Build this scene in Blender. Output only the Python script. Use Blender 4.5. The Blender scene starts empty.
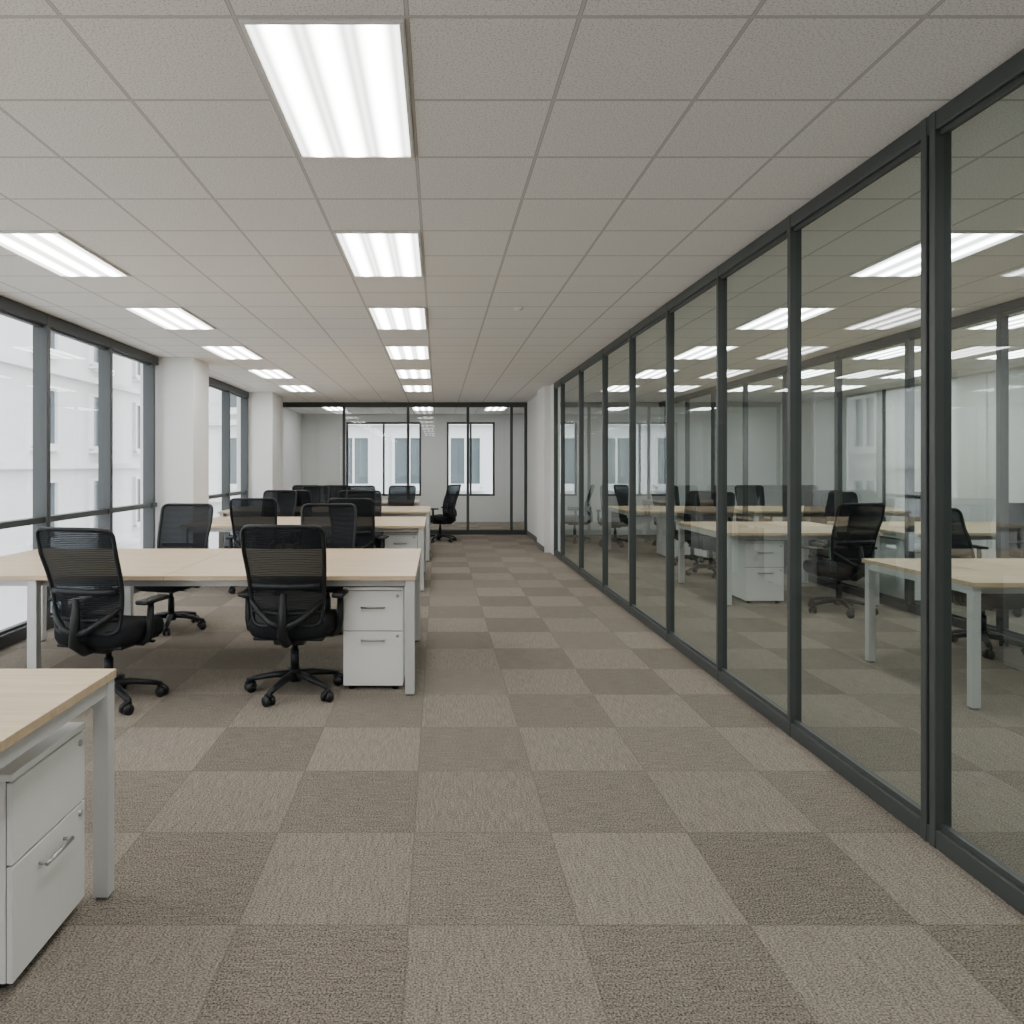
import bpy, math, random
from mathutils import Vector, Matrix
random.seed(4)
D = bpy.data
COL = bpy.context.scene.collection
F = 760.0; VX = 438.0; VY = 466.0; CH = 1.40; H = 2.70

# ------------------------------------------------------------ materials
def newmat(name):
    m = D.materials.new(name); m.use_nodes = True
    nt = m.node_tree; nt.nodes.clear()
    out = nt.nodes.new('ShaderNodeOutputMaterial')
    return m, nt, out
def N(nt, t, **kw):
    n = nt.nodes.new(t)
    for k, v in kw.items(): setattr(n, k, v)
    return n
def math_(nt, op, a, b=None, c=None):
    n = nt.nodes.new('ShaderNodeMath'); n.operation = op
    for i, v in enumerate((a, b, c)):
        if v is None: continue
        if isinstance(v, (int, float)): n.inputs[i].default_value = v
        else: nt.links.new(v, n.inputs[i])
    return n.outputs[0]
def plain(name, col, rough=0.5, metal=0.0, noise=0.04, nscale=30.0, bump=0.0, spec=0.5):
    m, nt, out = newmat(name)
    b = N(nt, 'ShaderNodeBsdfPrincipled')
    b.inputs['Roughness'].default_value = rough
    b.inputs['Metallic'].default_value = metal
    b.inputs['Specular IOR Level'].default_value = spec
    geo = N(nt, 'ShaderNodeNewGeometry')
    ns = N(nt, 'ShaderNodeTexNoise'); ns.inputs['Scale'].default_value = nscale
    nt.links.new(geo.outputs['Position'], ns.inputs['Vector'])
    mx = N(nt, 'ShaderNodeMix', data_type='RGBA')
    mx.inputs[6].default_value = tuple(c*(1-noise) for c in col)+(1,)
    mx.inputs[7].default_value = tuple(min(1, c*(1+noise)) for c in col)+(1,)
    nt.links.new(ns.outputs[0], mx.inputs[0])
    nt.links.new(mx.outputs[2], b.inputs['Base Color'])
    if bump:
        bp = N(nt, 'ShaderNodeBump'); bp.inputs['Strength'].default_value = bump
        bp.inputs['Distance'].default_value = 0.002
        nt.links.new(ns.outputs[0], bp.inputs['Height']); nt.links.new(bp.outputs[0], b.inputs['Normal'])
    nt.links.new(b.outputs[0], out.inputs[0])
    return m

def glass(name, tint, base=0.06, mult=0.9, pw=4.5):
    m, nt, out = newmat(name)
    tr = N(nt, 'ShaderNodeBsdfTransparent'); tr.inputs[0].default_value = tint+(1,)
    gl = N(nt, 'ShaderNodeBsdfGlossy'); gl.inputs['Roughness'].default_value = 0.0
    gl.inputs[0].default_value = (0.9, 0.95, 0.95, 1)
    lw = N(nt, 'ShaderNodeLayerWeight'); lw.inputs[0].default_value = 0.5
    f = math_(nt, 'POWER', lw.outputs['Facing'], pw)
    f = math_(nt, 'MULTIPLY_ADD', f, mult, base)
    mx = N(nt, 'ShaderNodeMixShader')
    nt.links.new(f, mx.inputs[0]); nt.links.new(tr.outputs[0], mx.inputs[1]); nt.links.new(gl.outputs[0], mx.inputs[2])
    nt.links.new(mx.outputs[0], out.inputs[0])
    return m

def carpet():
    m, nt, out = newmat('carpet_tiles')
    b = N(nt, 'ShaderNodeBsdfDiffuse'); b.inputs['Roughness'].default_value = 0.5
    geo = N(nt, 'ShaderNodeNewGeometry'); sp = N(nt, 'ShaderNodeSeparateXYZ')
    nt.links.new(geo.outputs['Position'], sp.inputs[0])
    tx = math_(nt, 'DIVIDE', math_(nt, 'ADD', sp.outputs[0], 0.09), 0.52)
    ty = math_(nt, 'DIVIDE', math_(nt, 'SUBTRACT', sp.outputs[1], 2.318), 0.585)
    ix = math_(nt, 'FLOOR', tx); iy = math_(nt, 'FLOOR', ty)
    fx = math_(nt, 'FRACT', tx); fy = math_(nt, 'FRACT', ty)
    par = math_(nt, 'FLOORED_MODULO', math_(nt, 'ADD', ix, iy), 2.0)
    cb = N(nt, 'ShaderNodeCombineXYZ'); nt.links.new(ix, cb.inputs[0]); nt.links.new(iy, cb.inputs[1])
    wn = N(nt, 'ShaderNodeTexWhiteNoise'); wn.noise_dimensions = '2D'; nt.links.new(cb.outputs[0], wn.inputs['Vector'])
    base = math_(nt, 'ADD', math_(nt, 'MULTIPLY', par, 0.26), math_(nt, 'MULTIPLY', wn.outputs['Value'], 0.25))
    def nz(sx, sy, det=2.0):
        c = N(nt, 'ShaderNodeCombineXYZ')
        nt.links.new(math_(nt, 'MULTIPLY', sp.outputs[0], sx), c.inputs[0])
        nt.links.new(math_(nt, 'MULTIPLY', sp.outputs[1], sy), c.inputs[1])
        n = N(nt, 'ShaderNodeTexNoise'); n.inputs['Scale'].default_value = 1.0; n.inputs['Detail'].default_value = det
        nt.links.new(c.outputs[0], n.inputs['Vector']); return n.outputs[0]
    s1 = nz(10, 110); s2 = nz(110, 10); g = nz(170, 170, 3.0)
    st = N(nt, 'ShaderNodeMix', data_type='FLOAT')
    nt.links.new(par, st.inputs[0]); nt.links.new(s1, st.inputs[2]); nt.links.new(s2, st.inputs[3])
    v = math_(nt, 'ADD', math_(nt, 'MULTIPLY', math_(nt, 'SUBTRACT', st.outputs[0], 0.5), 1.2), base)
    v = math_(nt, 'ADD', math_(nt, 'MULTIPLY', math_(nt, 'SUBTRACT', g, 0.5), 5.4), v)
    cr = N(nt, 'ShaderNodeMapRange'); nt.links.new(v, cr.inputs[0])
    cr.inputs[1].default_value = -0.9; cr.inputs[2].default_value = 1.5
    mx = N(nt, 'ShaderNodeMix', data_type='RGBA'); nt.links.new(cr.outputs[0], mx.inputs[0])
    mx.inputs[6].default_value = (0.056, 0.047, 0.038, 1); mx.inputs[7].default_value = (0.425, 0.374, 0.312, 1)
    ex = math_(nt, 'MINIMUM', fx, math_(nt, 'SUBTRACT', 1.0, fx)); ey = math_(nt, 'MINIMUM', fy, math_(nt, 'SUBTRACT', 1.0, fy))
    sm = math_(nt, 'LESS_THAN', math_(nt, 'MINIMUM', ex, ey), 0.006)
    mx2 = N(nt, 'ShaderNodeMix', data_type='RGBA'); nt.links.new(math_(nt, 'MULTIPLY', sm, 0.3), mx2.inputs[0])
    nt.links.new(mx.outputs[2], mx2.inputs[6]); mx2.inputs[7].default_value = (0.09, 0.078, 0.066, 1)
    nt.links.new(mx2.outputs[2], b.inputs['Color'])
    bp = N(nt, 'ShaderNodeBump'); bp.inputs['Strength'].default_value = 0.3; bp.inputs['Distance'].default_value = 0.003
    nt.links.new(g, bp.inputs['Height']); nt.links.new(bp.outputs[0], b.inputs['Normal'])
    nt.links.new(b.outputs[0], out.inputs[0]); return m

def ceilmat(name, ox):
    m, nt, out = newmat(name)
    b = N(nt, 'ShaderNodeBsdfDiffuse')
    geo = N(nt, 'ShaderNodeNewGeometry'); sp = N(nt, 'ShaderNodeSeparateXYZ')
    nt.links.new(geo.outputs['Position'], sp.inputs[0])
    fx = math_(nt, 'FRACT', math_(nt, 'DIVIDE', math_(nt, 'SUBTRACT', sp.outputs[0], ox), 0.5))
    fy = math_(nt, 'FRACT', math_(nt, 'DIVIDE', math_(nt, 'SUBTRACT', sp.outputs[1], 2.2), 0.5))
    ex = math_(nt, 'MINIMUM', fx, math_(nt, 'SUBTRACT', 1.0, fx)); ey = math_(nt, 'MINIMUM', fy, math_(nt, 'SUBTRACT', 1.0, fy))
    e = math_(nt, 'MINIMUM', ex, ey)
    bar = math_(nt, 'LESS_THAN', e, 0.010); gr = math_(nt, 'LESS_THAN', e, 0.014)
    n1 = N(nt, 'ShaderNodeTexNoise'); n1.inputs['Scale'].default_value = 150; n1.inputs['Detail'].default_value = 3
    nt.links.new(geo.outputs['Position'], n1.inputs['Vector'])
    mr = N(nt, 'ShaderNodeMapRange'); nt.links.new(n1.outputs[0], mr.inputs[0])
    mr.inputs[1].default_value = 0.34; mr.inputs[2].default_value = 0.50
    mx = N(nt, 'ShaderNodeMix', data_type='RGBA'); nt.links.new(mr.outputs[0], mx.inputs[0])
    mx.inputs[6].default_value = (0.64, 0.63, 0.62, 1); mx.inputs[7].default_value = (0.93, 0.918, 0.905, 1)
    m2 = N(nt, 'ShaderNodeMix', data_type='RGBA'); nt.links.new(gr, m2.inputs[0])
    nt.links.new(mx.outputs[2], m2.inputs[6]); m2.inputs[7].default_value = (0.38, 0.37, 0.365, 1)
    m3 = N(nt, 'ShaderNodeMix', data_type='RGBA'); nt.links.new(bar, m3.inputs[0])
    nt.links.new(m2.outputs[2], m3.inputs[6]); m3.inputs[7].default_value = (0.64, 0.63, 0.62, 1)
    nt.links.new(m3.outputs[2], b.inputs['Color'])
    nt.links.new(b.outputs[0], out.inputs[0]); return m

def lampmat():
    m, nt, out = newmat('lamp_diffuser')
    tc = N(nt, 'ShaderNodeTexCoord'); sp = N(nt, 'ShaderNodeSeparateXYZ'); nt.links.new(tc.outputs['Object'], sp.inputs[0])
    c = math_(nt, 'COSINE', math_(nt, 'MULTIPLY', sp.outputs[0], 2*math.pi/0.145))
    c = math_(nt, 'POWER', math_(nt, 'MULTIPLY_ADD', c, 0.5, 0.5), 1.6)
    c2 = math_(nt, 'COSINE', math_(nt, 'MULTIPLY', sp.outputs[0], 2*math.pi/0.036))
    s = math_(nt, 'ADD', math_(nt, 'MULTIPLY_ADD', c, 21.5, 4.0), math_(nt, 'MULTIPLY', c2, 1.2))
    e = N(nt, 'ShaderNodeEmission'); e.inputs[0].default_value = (1.0, 0.98, 0.955, 1)
    nt.links.new(s, e.inputs[1]); nt.links.new(e.outputs[0], out.inputs[0]); return m

def wood():
    m, nt, out = newmat('maple_laminate')
    b = N(nt, 'ShaderNodeBsdfPrincipled'); b.inputs['Roughness'].default_value = 0.45
    geo = N(nt, 'ShaderNodeNewGeometry'); mp = N(nt, 'ShaderNodeMapping'); mp.inputs['Scale'].default_value = (2.0, 26, 26)
    nt.links.new(geo.outputs['Position'], mp.inputs[0])
    n = N(nt, 'ShaderNodeTexNoise'); n.inputs['Scale'].default_value = 1.6; n.inputs['Detail'].default_value = 5
    nt.links.new(mp.outputs[0], n.inputs['Vector'])
    r = N(nt, 'ShaderNodeValToRGB'); nt.links.new(n.outputs[0], r.inputs[0])
    r.color_ramp.elements[0].position = 0.3; r.color_ramp.elements[0].color = (0.50, 0.375, 0.23, 1)
    r.color_ramp.elements[1].position = 0.7; r.color_ramp.elements[1].color = (0.63, 0.49, 0.32, 1)
    nt.links.new(r.outputs[0], b.inputs['Base Color']); nt.links.new(b.outputs[0], out.inputs[0]); return m

def meshfabric():
    m, nt, out = newmat('mesh_fabric')
    b = N(nt, 'ShaderNodeBsdfPrincipled'); b.inputs['Base Color'].default_value = (0.010, 0.011, 0.013, 1); b.inputs['Roughness'].default_value = 0.8
    b.inputs['Specular IOR Level'].default_value = 0.2
    tr = N(nt, 'ShaderNodeBsdfTransparent'); tr.inputs[0].default_value = (0.85, 0.93, 1.0, 1)
    tc = N(nt, 'ShaderNodeTexCoord'); sp = N(nt, 'ShaderNodeSeparateXYZ'); nt.links.new(tc.outputs['Object'], sp.inputs[0])
    s = math_(nt, 'SINE', math_(nt, 'MULTIPLY', sp.outputs[2], 2*math.pi/0.0105))
    f = math_(nt, 'MULTIPLY_ADD', s, 0.045, 0.06)
    mx = N(nt, 'ShaderNodeMixShader'); nt.links.new(f, mx.inputs[0]); nt.links.new(b.outputs[0], mx.inputs[1]); nt.links.new(tr.outputs[0], mx.inputs[2])
    nt.links.new(mx.outputs[0], out.inputs[0]); return m

M = dict(
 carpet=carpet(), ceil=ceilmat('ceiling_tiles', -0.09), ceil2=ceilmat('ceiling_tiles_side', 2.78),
 lamp=lampmat(), wood=wood(), mesh=meshfabric(),
 wall=plain('painted_wall', (0.78, 0.78, 0.765), 0.8, noise=0.02),
 frame=plain('dark_frame_metal', (0.050, 0.056, 0.054), 0.45, 0.0),
 wframe=plain('window_frame_metal', (0.035, 0.040, 0.042), 0.45, 0.0),
 glass=glass('partition_glass', (0.78, 0.85, 0.84), 0.11, 0.85),
 wglass=glass('window_glass', (0.93, 0.96, 0.96), 0.04, 0.6),
 iglass=glass('inner_partition_glass', (0.80, 0.87, 0.86), 0.08, 0.7),
 plastic=plain('black_plastic', (0.010, 0.011, 0.012), 0.45, noise=0.1, spec=0.35),
 fabric=plain('black_fabric', (0.012, 0.013, 0.015), 0.9, noise=0.25, nscale=300, bump=0.3, spec=0.2),
 rubber=plain('caster_black', (0.010, 0.010, 0.011), 0.5),
 white=plain('white_lacquer', (0.82, 0.81, 0.79), 0.38, noise=0.01),
 gap=plain('drawer_gap_dark', (0.16, 0.155, 0.15), 0.7),
 leg=plain('desk_leg_silver', (0.56, 0.56, 0.55), 0.4, 0.1, noise=0.02),
 chrome=plain('handle_steel', (0.50, 0.49, 0.47), 0.28, 0.9),
 lampframe=plain('lamp_frame_white', (0.8, 0.79, 0.77), 0.5),
 facade=plain('facade_stone', (0.70, 0.70, 0.69), 0.85, noise=0.06, nscale=1.5),
 fdark=plain('facade_window_glass', (0.085, 0.105, 0.115), 0.25),
 base=plain('baseboard_dark', (0.12, 0.12, 0.115), 0.6),
 pave=plain('street_paving', (0.45, 0.45, 0.45), 0.9),
)

# ------------------------------------------------------------ builder
class B:
    def __init__(s): s.v = []; s.f = []; s.mi = []; s.sm = []; s.mats = []
    def m(s, k):
        if k not in s.mats: s.mats.append(k)
        return s.mats.index(k)
    def add(s, vs, fs, mat, smooth=False, mt=None):
        o = len(s.v)
        for p in vs:
            p = Vector(p)
            if mt is not None: p = mt @ p
            s.v.append(p)
        i = s.m(mat)
        for f in fs: s.f.append([a+o for a in f]); s.mi.append(i); s.sm.append(smooth)
    def box(s, x0, x1, y0, y1, z0, z1, mat, bev=0.0, mt=None):
        if bev <= 0:
            vs = [(x, y, z) for x in (x0, x1) for y in (y0, y1) for z in (z0, z1)]
            fs = [(0, 1, 3, 2), (4, 6, 7, 5), (0, 4, 5, 1), (2, 3, 7, 6), (0, 2, 6, 4), (1, 5, 7, 3)]
            s.add(vs, fs, mat, False, mt); return
        import bmesh
        bm = bmesh.new(); bmesh.ops.create_cube(bm, size=1)
        for v in bm.verts:
            v.co = Vector(((x0+x1)/2+v.co.x*(x1-x0), (y0+y1)/2+v.co.y*(y1-y0), (z0+z1)/2+v.co.z*(z1-z0)))
        bmesh.ops.bevel(bm, geom=bm.edges[:], offset=bev, segments=2, profile=0.5, affect='EDGES')
        bm.verts.index_update()
        s.add([v.co.copy() for v in bm.verts], [[v.index for v in f.verts] for f in bm.faces], mat, False, mt)
        bm.free()
    def tube(s, path, r, mat, seg=10, closed=False, mt=None, flat=1.0):
        P = [Vector(p) for p in path]; n = len(P); vs = []; fs = []
        up = None
        for i in range(n):
            if closed: t = P[(i+1) % n]-P[i-1]
            else: t = P[min(i+1, n-1)]-P[max(i-1, 0)]
            t.normalize()
            if up is None:
                up = Vector((0, 0, 1)) if abs(t.z) < 0.9 else Vector((0, 1, 0))
            a = t.cross(up)
            if a.length < 1e-4: a = t.cross(Vector((1, 0, 0)))
            a.normalize(); up = a.cross(t).normalized()
            rr = r[i] if isinstance(r, (list, tuple)) else r
            for k in range(seg):
                an = 2*math.pi*k/seg
                vs.append(P[i]+a*math.cos(an)*rr+up*math.sin(an)*rr*flat)
        m = n if closed else n-1
        for i in range(m):
            j = (i+1) % n
            for k in range(seg):
                l = (k+1) % seg
                fs.append((i*seg+k, i*seg+l, j*seg+l, j*seg+k))
        if not closed:
            fs.append(tuple(range(seg))[::-1]); fs.append(tuple((n-1)*seg+k for k in range(seg)))
        s.add(vs, fs, mat, True, mt)
    def cyl(s, a, b, r, mat, seg=16, mt=None, r2=None):
        s.tube([a, b], [r, r if r2 is None else r2], mat, seg, mt=mt)
    def mesh(s, name):
        me = D.meshes.new(name); me.from_pydata([tuple(v) for v in s.v], [], s.f)
        for k in s.mats: me.materials.append(M[k])
        for i, p in enumerate(me.polygons): p.material_index = s.mi[i]; p.use_smooth = s.sm[i]
        import bmesh
        bm = bmesh.new(); bm.from_mesh(me); bmesh.ops.recalc_face_normals(bm, faces=bm.faces[:]); bm.to_mesh(me); bm.free()
        return me
    def obj(s, name, loc=(0, 0, 0), rz=0): return place(s.mesh(name), name, loc, rz)
def place(me, name, loc=(0, 0, 0), rz=0.0):
    o = D.objects.new(name, me); o.location = loc; o.rotation_euler = (0, 0, rz); COL.objects.link(o); return o

# ------------------------------------------------------------ room shell
XL, XR, X2, X3 = -3.4, 1.82, 4.5, 7.6
YB, YF, YE = -2.6, 15.5, 19.0
b = B(); b.box(XL-0.2, X3+0.2, YB-0.2, YE+0.2, -0.12, 0, 'carpet'); b.obj('floor')
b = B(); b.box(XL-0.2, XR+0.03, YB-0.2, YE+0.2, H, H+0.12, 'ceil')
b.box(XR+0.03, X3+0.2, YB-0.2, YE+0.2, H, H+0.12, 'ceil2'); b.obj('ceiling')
b = B(); b.box(XL-0.2, X3+0.2, YB-0.2, YB, 0, H, 'wall'); b.obj('wall_back')
b = B(); b.box(X3, X3+0.2, YB, YE, 0, H, 'wall')
for i in range(17):
    y = -1.5+i*1.2; b.box(X3-0.03, X3, y, y+0.05, 0, H, 'wframe' if i % 3 == 0 else 'wall')
b.obj('wall_right')
b = B(); b.box(XR, XR+0.14, 11.95, YF, 0, H, 'wall'); b.box(XR-0.10, XR+0.14, 12.3, 13.2, 0, H, 'wall'); b.obj('wall_corridor')
b = B(); b.box(XR-0.012, XR, 13.2, YF, 0, 0.09, 'base'); b.box(XR-0.112, XR-0.10, 12.3, 13.2, 0, 0.09, 'base')
b.obj('baseboard_corridor')
b = B(); b.box(XR+0.14, X3, YF, YF+0.14, 0, H, 'wall')
b.obj('wall_far_right')
b = B(); b.box(XL-0.15, -2.92, 9.06, 9.68, 0, H, 'wall'); b.obj('wall_left_pillar')
b = B(); b.box(XL-0.15, -2.92, 13.4, 14.3, 0, H, 'wall'); b.box(XL-0.15, XL, 14.3, YE, 0, H, 'wall'); b.obj('wall_left')

def wallrun(name, along, pos, a0, a1, posts, dep, wid, fm, gm, top=0.08, bot=0.08, trans=(), postw=None, z1=H):
    b = B()
    def bx(a, a_, d, d_, z, z_, mat, bev=0.0):
        if along == 'y': b.box(pos+d, pos+d_, a, a_, z, z_, mat, bev)
        else: b.box(a, a_, pos+d, pos+d_, z, z_, mat, bev)
    bx(a0, a1, 0, dep, 0, bot, fm, 0.004); bx(a0, a1, 0, dep, z1-top, z1, fm, 0.004)
    bx(a0, a1, dep*0.3, dep*0.7, bot, bot+0.02, fm); bx(a0, a1, dep*0.3, dep*0.7, z1-top-0.02, z1-top, fm)
    for i, p in enumerate(posts):
        w = (postw or {}).get(i, wid)
        if w > 0.07:   # door jamb: two profiles with a groove
            bx(p-w/2, p-0.008, -0.004, dep+0.004, 0, z1, fm, 0.004)
            bx(p+0.008, p+w/2, -0.004, dep+0.004, 0, z1, fm, 0.004)
            bx(p-0.01, p+0.01, 0.012, dep-0.012, 0, z1, fm)
        else: bx(p-w/2, p+w/2, -0.003, dep+0.003, 0, z1, fm, 0.004)
    for t in trans: bx(a0, a1, dep*0.15, dep*0.85, t-0.025, t+0.025, fm)
    m = dep*0.5
    if along == 'y': vs = [(pos+m, a0, bot), (pos+m, a1, bot), (pos+m, a1, z1-top), (pos+m, a0, z1-top)]
    else: vs = [(a0, pos+m, bot), (a1, pos+m, bot), (a1, pos+m, z1-top), (a0, pos+m, z1-top)]
    b.add(vs, [(0, 1, 2, 3)], gm)
    return b.obj(name)
wallrun('glass_partition_wall', 'y', XR, YB, 11.95, [-1.8, -0.7, 0.45, 1.6, 2.82, 3.94, 4.95, 6.05, 7.22, 8.4, 9.8, 11.25, 11.92], 0.055, 0.035, 'frame', 'glass', top=0.07, bot=0.07, postw={4: 0.085})
wallrun('glass_partition_wall', 'y', X2, YB, YF, [0.0, 1.2, 2.4, 3.6, 4.8, 6.1, 7.3, 8.6, 9.9, 11.2, 12.5, 13.8, 15.1], 0.06, 0.055, 'wframe', 'iglass')
wallrun('glass_partition_wall', 'x', YF, -3.3, XR, [-3.26, -1.92, -0.61, 0.61, 1.50, 1.79], 0.06, 0.055, 'frame', 'wglass')
wallrun('window_1', 'y', XL-0.05, YB, 9.06, [-1.4, -0.1, 1.2, 2.5, 3.85, 5.2, 6.5, 7.75, 8.92], 0.12, 0.06, 'wframe', 'wglass', top=0.10, bot=0.10, trans=(0.94,))
wallrun('window_2', 'y', XL-0.05, 9.68, 13.4, [9.75, 10.95, 12.15, 13.32], 0.12, 0.06, 'wframe', 'wglass', top=0.10, bot=0.10, trans=(0.94,))

ops = [(-2.3, -0.42), (0.22, 1.42), (3.0, 4.2)]
b = B(); x = XL-0.2
for (a, c) in ops:
    b.box(x, a, YE, YE+0.2, 0, H, 'wall'); b.box(a, c, YE, YE+0.2, 0, 0.65, 'wall'); b.box(a, c, YE, YE+0.2, 2.5, H, 'wall'); x = c
b.box(x, X3+0.2, YE, YE+0.2, 0, H, 'wall'); b.obj('wall_far')
for i, (a, c) in enumerate(ops):
    b = B(); t = 0.05
    for (p, q, z, w) in ((a, a+t, 0.65, 2.5), (c-t, c, 0.65, 2.5), (a, c, 0.65, 0.65+t), (a, c, 2.45, 2.5), ((a+c)/2-0.025, (a+c)/2+0.025, 0.65, 2.5)):
        b.box(p, q, YE+0.03, YE+0.1, z, w, 'wframe')
    b.add([(a, YE+0.065, 0.65), (c, YE+0.065, 0.65), (c, YE+0.065, 2.5), (a, YE+0.065, 2.5)], [(0, 1, 2, 3)], 'wglass')
    b.obj('window_%d' % (i+3))

# ------------------------------------------------------------ exterior
def facade(name, along, pos, a0, a1, z0, z1, dw, dh, ww, wh, sgn, off=1.0, a_off=1.0):
    b = B()
    def bx(a, a_, d, d_, z, z_, mat):
        d, d_ = sorted((pos+sgn*d, pos+sgn*d_))
        if along == 'y': b.box(d, d_, a, a_, z, z_, mat)
        else: b.box(a, a_, d, d_, z, z_, mat)
    bx(a0, a1, 0, -4, z0, z1, 'facade')
    z = z0+off
    while z+wh < z1:
        a = a0+a_off
        while a+ww < a1:
            bx(a, a+ww, 0, 0.03, z, z+wh, 'fdark')
            for (p, q, r, s_) in ((a-.12, a, z-.12, z+wh+.12), (a+ww, a+ww+.12, z-.12, z+wh+.12), (a, a+ww, z-.2, z), (a, a+ww, z+wh, z+wh+.12), (a+ww/2-.04, a+ww/2+.04, z, z+wh)):
                bx(p, q, 0, 0.15, r, s_, 'facade')
            bx(a-.2, a+ww+.2, 0, 0.3, z-.28, z-.2, 'facade')
            a += dw
        bx(a0, a1, 0, 0.3, z+wh+0.5, z+wh+0.72, 'facade')
        z += dh
    b.obj(name)
facade('office_building_left', 'y', -14, -10, 50, -9, 24, 4.4, 3.4, 1.5, 2.0, 1)
facade('office_building_far', 'x', 30, -11.5, 26, -9, 24, 2.2, 3.0, 1.15, 1.8, -1, 0.7)
b = B(); b.box(-60, 60, -30, 90, -9.3, -9, 'pave'); b.obj('street_ground')

# ------------------------------------------------------------ ceiling lights
def lampmesh():
    b = B(); w, l = 0.24, 0.49; t = 0.014
    z0, z1 = -0.010, 0.0
    b.box(-w, -w+t, -l, l, z0, z1, 'lampframe', 0.002); b.box(w-t, w, -l, l, z0, z1, 'lampframe', 0.002)
    b.box(-w+t, w-t, -l, -l+t, z0, z1, 'lampframe', 0.002); b.box(-w+t, w-t, l-t, l, z0, z1, 'lampframe', 0.002)
    n = 36; vs = []; fs = []
    for i in range(n+1):
        x = -w+t+(2*w-2*t)*i/n
        z = -0.006-0.003*math.cos(x*2*math.pi/0.145)
        vs += [(x, -l+t, z), (x, l-t, z)]
    for i in range(n): fs.append((2*i, 2*i+1, 2*i+3, 2*i+2))
    b.add(vs, fs, 'lamp', True)
    return b.mesh('ceiling_light_panel')
lm = lampmesh()
for cx in (-0.34, -2.34):
    for k in range(-2, 6): place(lm, 'ceiling_light_panel', (cx, 2.7+2*k, H))
for cx in (3.03, 5.2, 6.7):  # last column is added fill light, brightening the outermost room and its wall
    for k in range(-1, 6): place(lm, 'ceiling_light_panel', (cx, 2.7+2*k, H))
for cx in (-2.34, -0.34, 1.3): place(lm, 'ceiling_light_panel', (cx, 17.2, H))
b = B(); b.cyl((0, 0, 0), (0, 0, -0.012), 0.04, 'white', 20); b.cyl((0, 0, -0.012), (0, 0, -0.025), 0.028, 'white', 20, r2=0.018)
sd = b.mesh('smoke_detector')
place(sd, 'smoke_detector', (0.66, 6.25, H))

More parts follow.
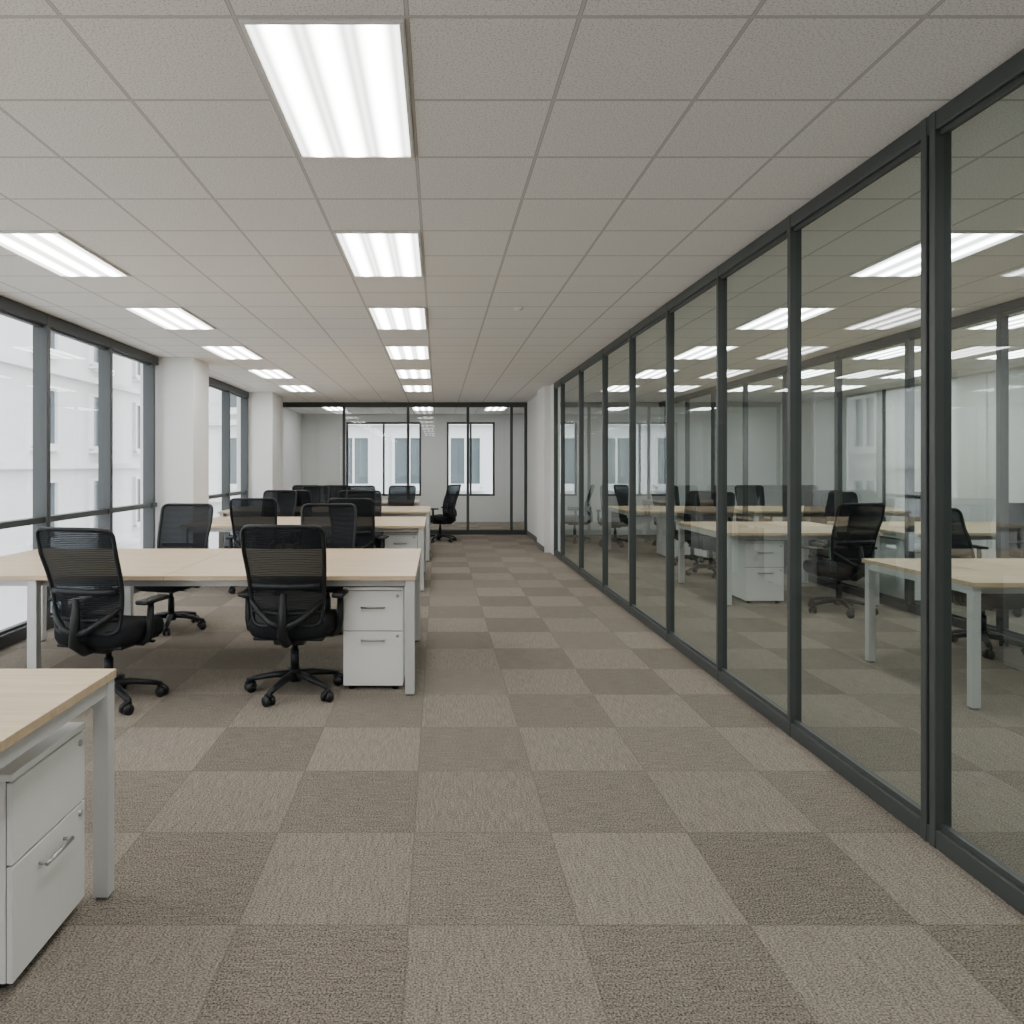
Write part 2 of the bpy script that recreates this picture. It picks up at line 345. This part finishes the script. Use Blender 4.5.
# ------------------------------------------------------------ office chair
def chairmesh():
    b = B()
    for i in range(5):
        a = math.radians(90+72*i+20); R = Matrix.Rotation(a, 4, 'Z')
        b.tube([(0.02, 0, 0.115), (0.12, 0, 0.112), (0.22, 0, 0.095), (0.295, 0, 0.078)], [0.032, 0.028, 0.023, 0.018], 'plastic', 8, mt=R, flat=0.75)
        b.cyl((0.29, 0, 0.085), (0.29, 0, 0.05), 0.010, 'rubber', 8, mt=R)
        Rc = R @ Matrix.Translation((0.29, 0, 0)) @ Matrix.Rotation(0.6*i, 4, 'Z')
        for sx in (-1, 1):
            b.cyl((-0.012, sx*0.008, 0.031), (-0.012, sx*0.028, 0.031), 0.031, 'rubber', 16, mt=Rc)
        b.tube([(-0.045, 0, 0.03), (-0.035, 0, 0.057), (-0.01, 0, 0.069), (0.015, 0, 0.055)], 0.013, 'plastic', 8, mt=Rc)
    b.cyl((0, 0, 0.075), (0, 0, 0.15), 0.042, 'plastic', 20, r2=0.034)
    b.cyl((0, 0, 0.15), (0, 0, 0.27), 0.027, 'plastic', 16)
    b.cyl((0, 0, 0.27), (0, 0, 0.34), 0.018, 'rubber', 14)
    b.box(-0.095, 0.095, -0.16, 0.12, 0.325, 0.392, 'plastic', 0.016)
    b.cyl((0.08, 0.03, 0.36), (0.24, 0.05, 0.365), 0.007, 'plastic', 8)
    b.box(0.21, 0.27, 0.035, 0.065, 0.358, 0.372, 'plastic', 0.005)
    n = 44; rings = [(0.366, 0.86), (0.376, 0.94), (0.402, 0.99), (0.440, 1.0), (0.468, 0.975), (0.482, 0.90), (0.485, 0.70), (0.481, 0.35)]
    vs = []; fs = []
    for (z, s) in rings:
        for k in range(n):
            t = 2*math.pi*k/n; e = 2/4.2
            x = math.copysign(abs(math.cos(t))**e, math.cos(t))*0.258*s
            y = math.copysign(abs(math.sin(t))**e, math.sin(t))*0.245*s+0.02
            zz = z - (max(0, y-0.12)/0.14)**2*0.025 + abs(x)**2*0.15
            vs.append((x, y, zz))
    for r in range(len(rings)-1):
        for k in range(n):
            l = (k+1) % n; fs.append((r*n+k, r*n+l, (r+1)*n+l, (r+1)*n+k))
    fs.append(tuple(range(n))[::-1]); fs.append(tuple((len(rings)-1)*n+k for k in range(n)))
    b.add(vs, fs, 'fabric', True)
    b.box(-0.21, 0.21, -0.18, 0.2, 0.358, 0.380, 'plastic', 0.008)
    z0, hh = 0.455, 0.595
    def base(v): return 0.200+0.038*min(1, v/0.75)**0.8
    def hw(v):
        d = min(v, 1-v)*hh; r = 0.045
        w = base(v)
        if d < r: w = w-r+math.sqrt(max(0, r*r-(r-d)**2))
        return w
    def yy(x, v):
        return -0.232-0.095*v+0.035*math.sin(math.pi*min(1, v/0.75))+0.9*x*x-0.03*v*v
    def pt(x, v): return (x, yy(x, v), z0+hh*v)
    VV = [0, .012, .03, .055, .08, .11, .14, .18]+[.18+.68*i/14 for i in range(1, 15)]+[.89, .92, .945, .97, .988, 1]
    nc = 12
    for k in range(len(VV)-1):
        va, vb = VV[k], VV[k+1]; vs = []; fs = []
        for v in (va, vb):
            for j in range(nc+1): vs.append(pt(hw(v)*(-1+2*j/nc), v))
        for j in range(nc): fs.append((j, j+1, nc+2+j, nc+1+j))
        b.add(vs, fs, 'plastic' if va < 0.10 else 'mesh', True)
    out = [pt(hw(v), v) for v in VV]+[pt(-hw(v), v) for v in reversed(VV)]
    b.tube(out, 0.0125, 'plastic', 8, closed=True)
    b.tube([pt(-hw(.14)+.0, .14), pt(-.1, .13), pt(0, .12), pt(.1, .13), pt(hw(.14), .14)], 0.012, 'plastic', 8)
    L = []
    for j in range(9):
        x = -0.20+0.05*j; p = pt(x, 0.40); L.append((p[0], p[1]-0.015, p[2]))
    b.tube(L, 0.012, 'plastic', 8, flat=1.4)
    b.tube([(0, -0.10, 0.36), (0, -0.22, 0.36), (0, -0.30, 0.41), (0, -0.295, 0.52), (0, -0.285, 0.66)], [0.034, 0.034, 0.032, 0.028, 0.018], 'plastic', 10)
    for sx in (-1, 1):
        b.tube([(0, -0.298, 0.46), (sx*0.08, -0.29, 0.49), (sx*0.16, -0.245, 0.55), (sx*0.21, -0.20, 0.60)], [0.022, 0.02, 0.017, 0.012], 'plastic', 8)
        b.tube([(sx*0.12, -0.02, 0.372), (sx*0.24, -0.02, 0.372), (sx*0.275, -0.02, 0.40), (sx*0.285, -0.02, 0.46), (sx*0.287, -0.015, 0.61)], [0.02, 0.02, 0.022, 0.022, 0.019], 'plastic', 10)
        b.box(sx*0.287-0.038, sx*0.287+0.038, -0.12, 0.13, 0.605, 0.632, 'plastic', 0.012)
    return b.mesh('office_chair')
cm = chairmesh()
R = math.radians
def chair(x, y, deg): place(cm, 'office_chair', (x, y, 0), R(deg))
chair(-1.95, 4.50, -12)
chair(-0.885, 4.70, -3)
chair(-2.30, 6.55, 172)
chair(-0.95, 6.55, 186)
chair(-1.98, 8.35, 4); chair(-0.88, 8.35, -8)
chair(-2.25, 10.35, 172); chair(-0.98, 10.25, 190)
chair(-1.98, 11.0, -10); chair(-1.2, 11.0, 8)
chair(-2.15, 12.95, 176); chair(-1.3, 12.95, 188); chair(-0.70, 13.0, 165)
chair(-2.35, 13.75, 4); chair(-1.75, 13.75, -6)
chair(0.04, 14.1, 60)
# right-hand room
chair(4.14, 5.78, 205)
chair(3.84, 7.28, 10)
chair(3.50, 9.75, 150)
chair(3.60, 10.75, 10); chair(4.05, 13.2, 185); chair(3.1, 13.3, 170)
chair(5.5, 7.3, -8); chair(6.5, 7.35, 10)
chair(5.3, 9.7, 185); chair(6.4, 9.75, 170)
chair(5.4, 11.0, 5); chair(6.5, 13.2, 180); chair(5.5, 13.2, 175)
chair(2.5, 13.9, 80)

# ------------------------------------------------------------ desks
def desk(x0, x1, y0, y1, legs, split=True, seams=(), ins=0.02, lw=0.058):
    b = B(); t = 0.735
    ym = (y0+y1)/2
    xs = [x0]+list(seams)+[x1]
    for i in range(len(xs)-1):
        a = xs[i]+(0.002 if i else 0); c = xs[i+1]-(0.002 if i < len(xs)-2 else 0)
        if split:
            b.box(a, c, y0, ym-0.006, t-0.028, t, 'wood', 0.002); b.box(a, c, ym+0.006, y1, t-0.028, t, 'wood', 0.002)
        else: b.box(a, c, y0, y1, t-0.028, t, 'wood', 0.002)
    u = t-0.028
    for yy in (y0+0.10, y1-0.13): b.box(x0+0.03, x1-0.03, yy, yy+0.03, u-0.05, u, 'leg')
    for lx in legs:
        for ly in (y0+ins, y1-ins-lw):
            b.box(lx, lx+lw, ly, ly+lw, 0.012, u, 'leg', 0.003); b.box(lx+.008, lx+lw-.008, ly+.008, ly+lw-.008, 0, 0.012, 'gap')
        b.box(lx+0.005, lx+lw-0.005, y0+ins+lw, y1-ins-lw, u-0.045, u, 'leg')
    if split:
        b.box(x0+0.3, x1-0.3, ym-0.09, ym+0.09, u-0.10, u-0.09, 'leg')
    return b.obj('office_desk')
desk(-3.22, -0.135, 4.60, 6.12, [-3.20, -2.50, -0.20], seams=(-1.66,))
desk(-2.88, -0.15, 8.45, 9.98, [-2.86, -1.50, -0.215], seams=(-1.50,))
desk(-3.22, -0.12, 11.1, 12.6, [-3.20, -1.60, -0.185], seams=(-1.66,))
desk(-2.80, -0.36, 13.9, 15.1, [-2.78, -0.42], split=False)
desk(-3.2, -1.055, 0.97, 2.495, [-3.18, -1.11], split=True, ins=0.003, lw=0.05)
desk(3.05, 4.42, 4.33, 5.47, [3.06, 4.35], split=False, lw=0.05)
desk(2.85, 4.42, 7.55, 9.1, [2.87, 4.34])
desk(4.66, 7.3, 7.55, 9.1, [4.68, 7.2])
desk(2.80, 4.42, 11.2, 12.7, [2.82, 4.34])
desk(4.66, 7.3, 11.2, 12.7, [4.68, 7.2])
desk(4.66, 7.3, 4.33, 5.62, [4.68, 7.2], split=False)

# ------------------------------------------------------------ pedestals
def ped(x, y, rz, w, d, h, seam, handles):
    """local: front faces -Y, origin front-centre on the floor"""
    b = B(); w2 = w/2
    z0 = 0.03
    b.box(-w2, w2, 0.018, d, z0, h-0.02, 'white', 0.003)
    b.box(-w2, w2, 0.0, d, h-0.02, h, 'white', 0.003)
    b.box(-w2+0.004, w2-0.004, 0.012, 0.02, z0+0.004, h-0.02, 'gap')
    for (a, c) in ((z0, seam-0.003), (seam+0.003, h-0.025)):
        b.box(-w2+0.002, w2-0.002, 0, 0.016, a, c, 'white', 0.002)
    for hz in handles:
        b.cyl((-0.075, -0.024, hz), (0.075, -0.024, hz), 0.0065, 'chrome', 10)
        for sx in (-0.07, 0.07): b.cyl((sx, 0, hz), (sx, -0.024, hz), 0.005, 'chrome', 8)
    for lz in (h-0.055, seam-0.03): b.cyl((w2-0.035, 0.004, lz), (w2-0.035, -0.005, lz), 0.010, 'chrome', 14)
    for sx in (-1, 1):
        for yy in (0.05, d-0.05): b.cyl((sx*(w2-0.05), yy, 0), (sx*(w2-0.05), yy, z0), 0.02, 'rubber', 12)
    b.obj('drawer_pedestal', (x, y, 0), rz)
ped(-0.405, 4.74, 0, 0.375, 0.52, 0.645, 0.37, (0.52, 0.315))
ped(-1.125, 2.215, R(90), 0.415, 0.52, 0.585, 0.34, (0.28,))
ped(-0.43, 8.65, 0, 0.385, 0.52, 0.64, 0.37, (0.52, 0.315))
ped(-0.43, 11.3, 0, 0.385, 0.52, 0.64, 0.37, (0.52, 0.315))
ped(3.32, 7.72, 0, 0.39, 0.55, 0.64, 0.37, (0.52, 0.315))
ped(3.75, 11.45, 0, 0.60, 0.55, 0.62, 0.37, (0.52, 0.315))
ped(4.95, 7.75, 0, 0.39, 0.55, 0.64, 0.37, (0.52, 0.315))

# ------------------------------------------------------------ world + camera
w = D.worlds.new('overcast_sky'); bpy.context.scene.world = w; w.use_nodes = True
nt = w.node_tree; bg = nt.nodes['Background']
tc = nt.nodes.new('ShaderNodeTexCoord'); sp = nt.nodes.new('ShaderNodeSeparateXYZ'); nt.links.new(tc.outputs['Generated'], sp.inputs[0])
cr = nt.nodes.new('ShaderNodeValToRGB'); nt.links.new(sp.outputs[2], cr.inputs[0])
cr.color_ramp.elements[0].color = (0.96, 0.975, 1.0, 1); cr.color_ramp.elements[1].color = (0.90, 0.94, 1.0, 1)
nt.links.new(cr.outputs[0], bg.inputs[0]); bg.inputs[1].default_value = 6.3

cam = D.cameras.new('camera'); co = D.objects.new('camera', cam); COL.objects.link(co)
co.location = (0, 0, CH); co.rotation_euler = (math.pi/2, 0, 0)
cam.sensor_width = 36; cam.lens = F/1024*36
cam.shift_x = (512-VX)/1024; cam.shift_y = (VY-512)/1024
cam.clip_start = 0.05; cam.clip_end = 300
bpy.context.scene.camera = co
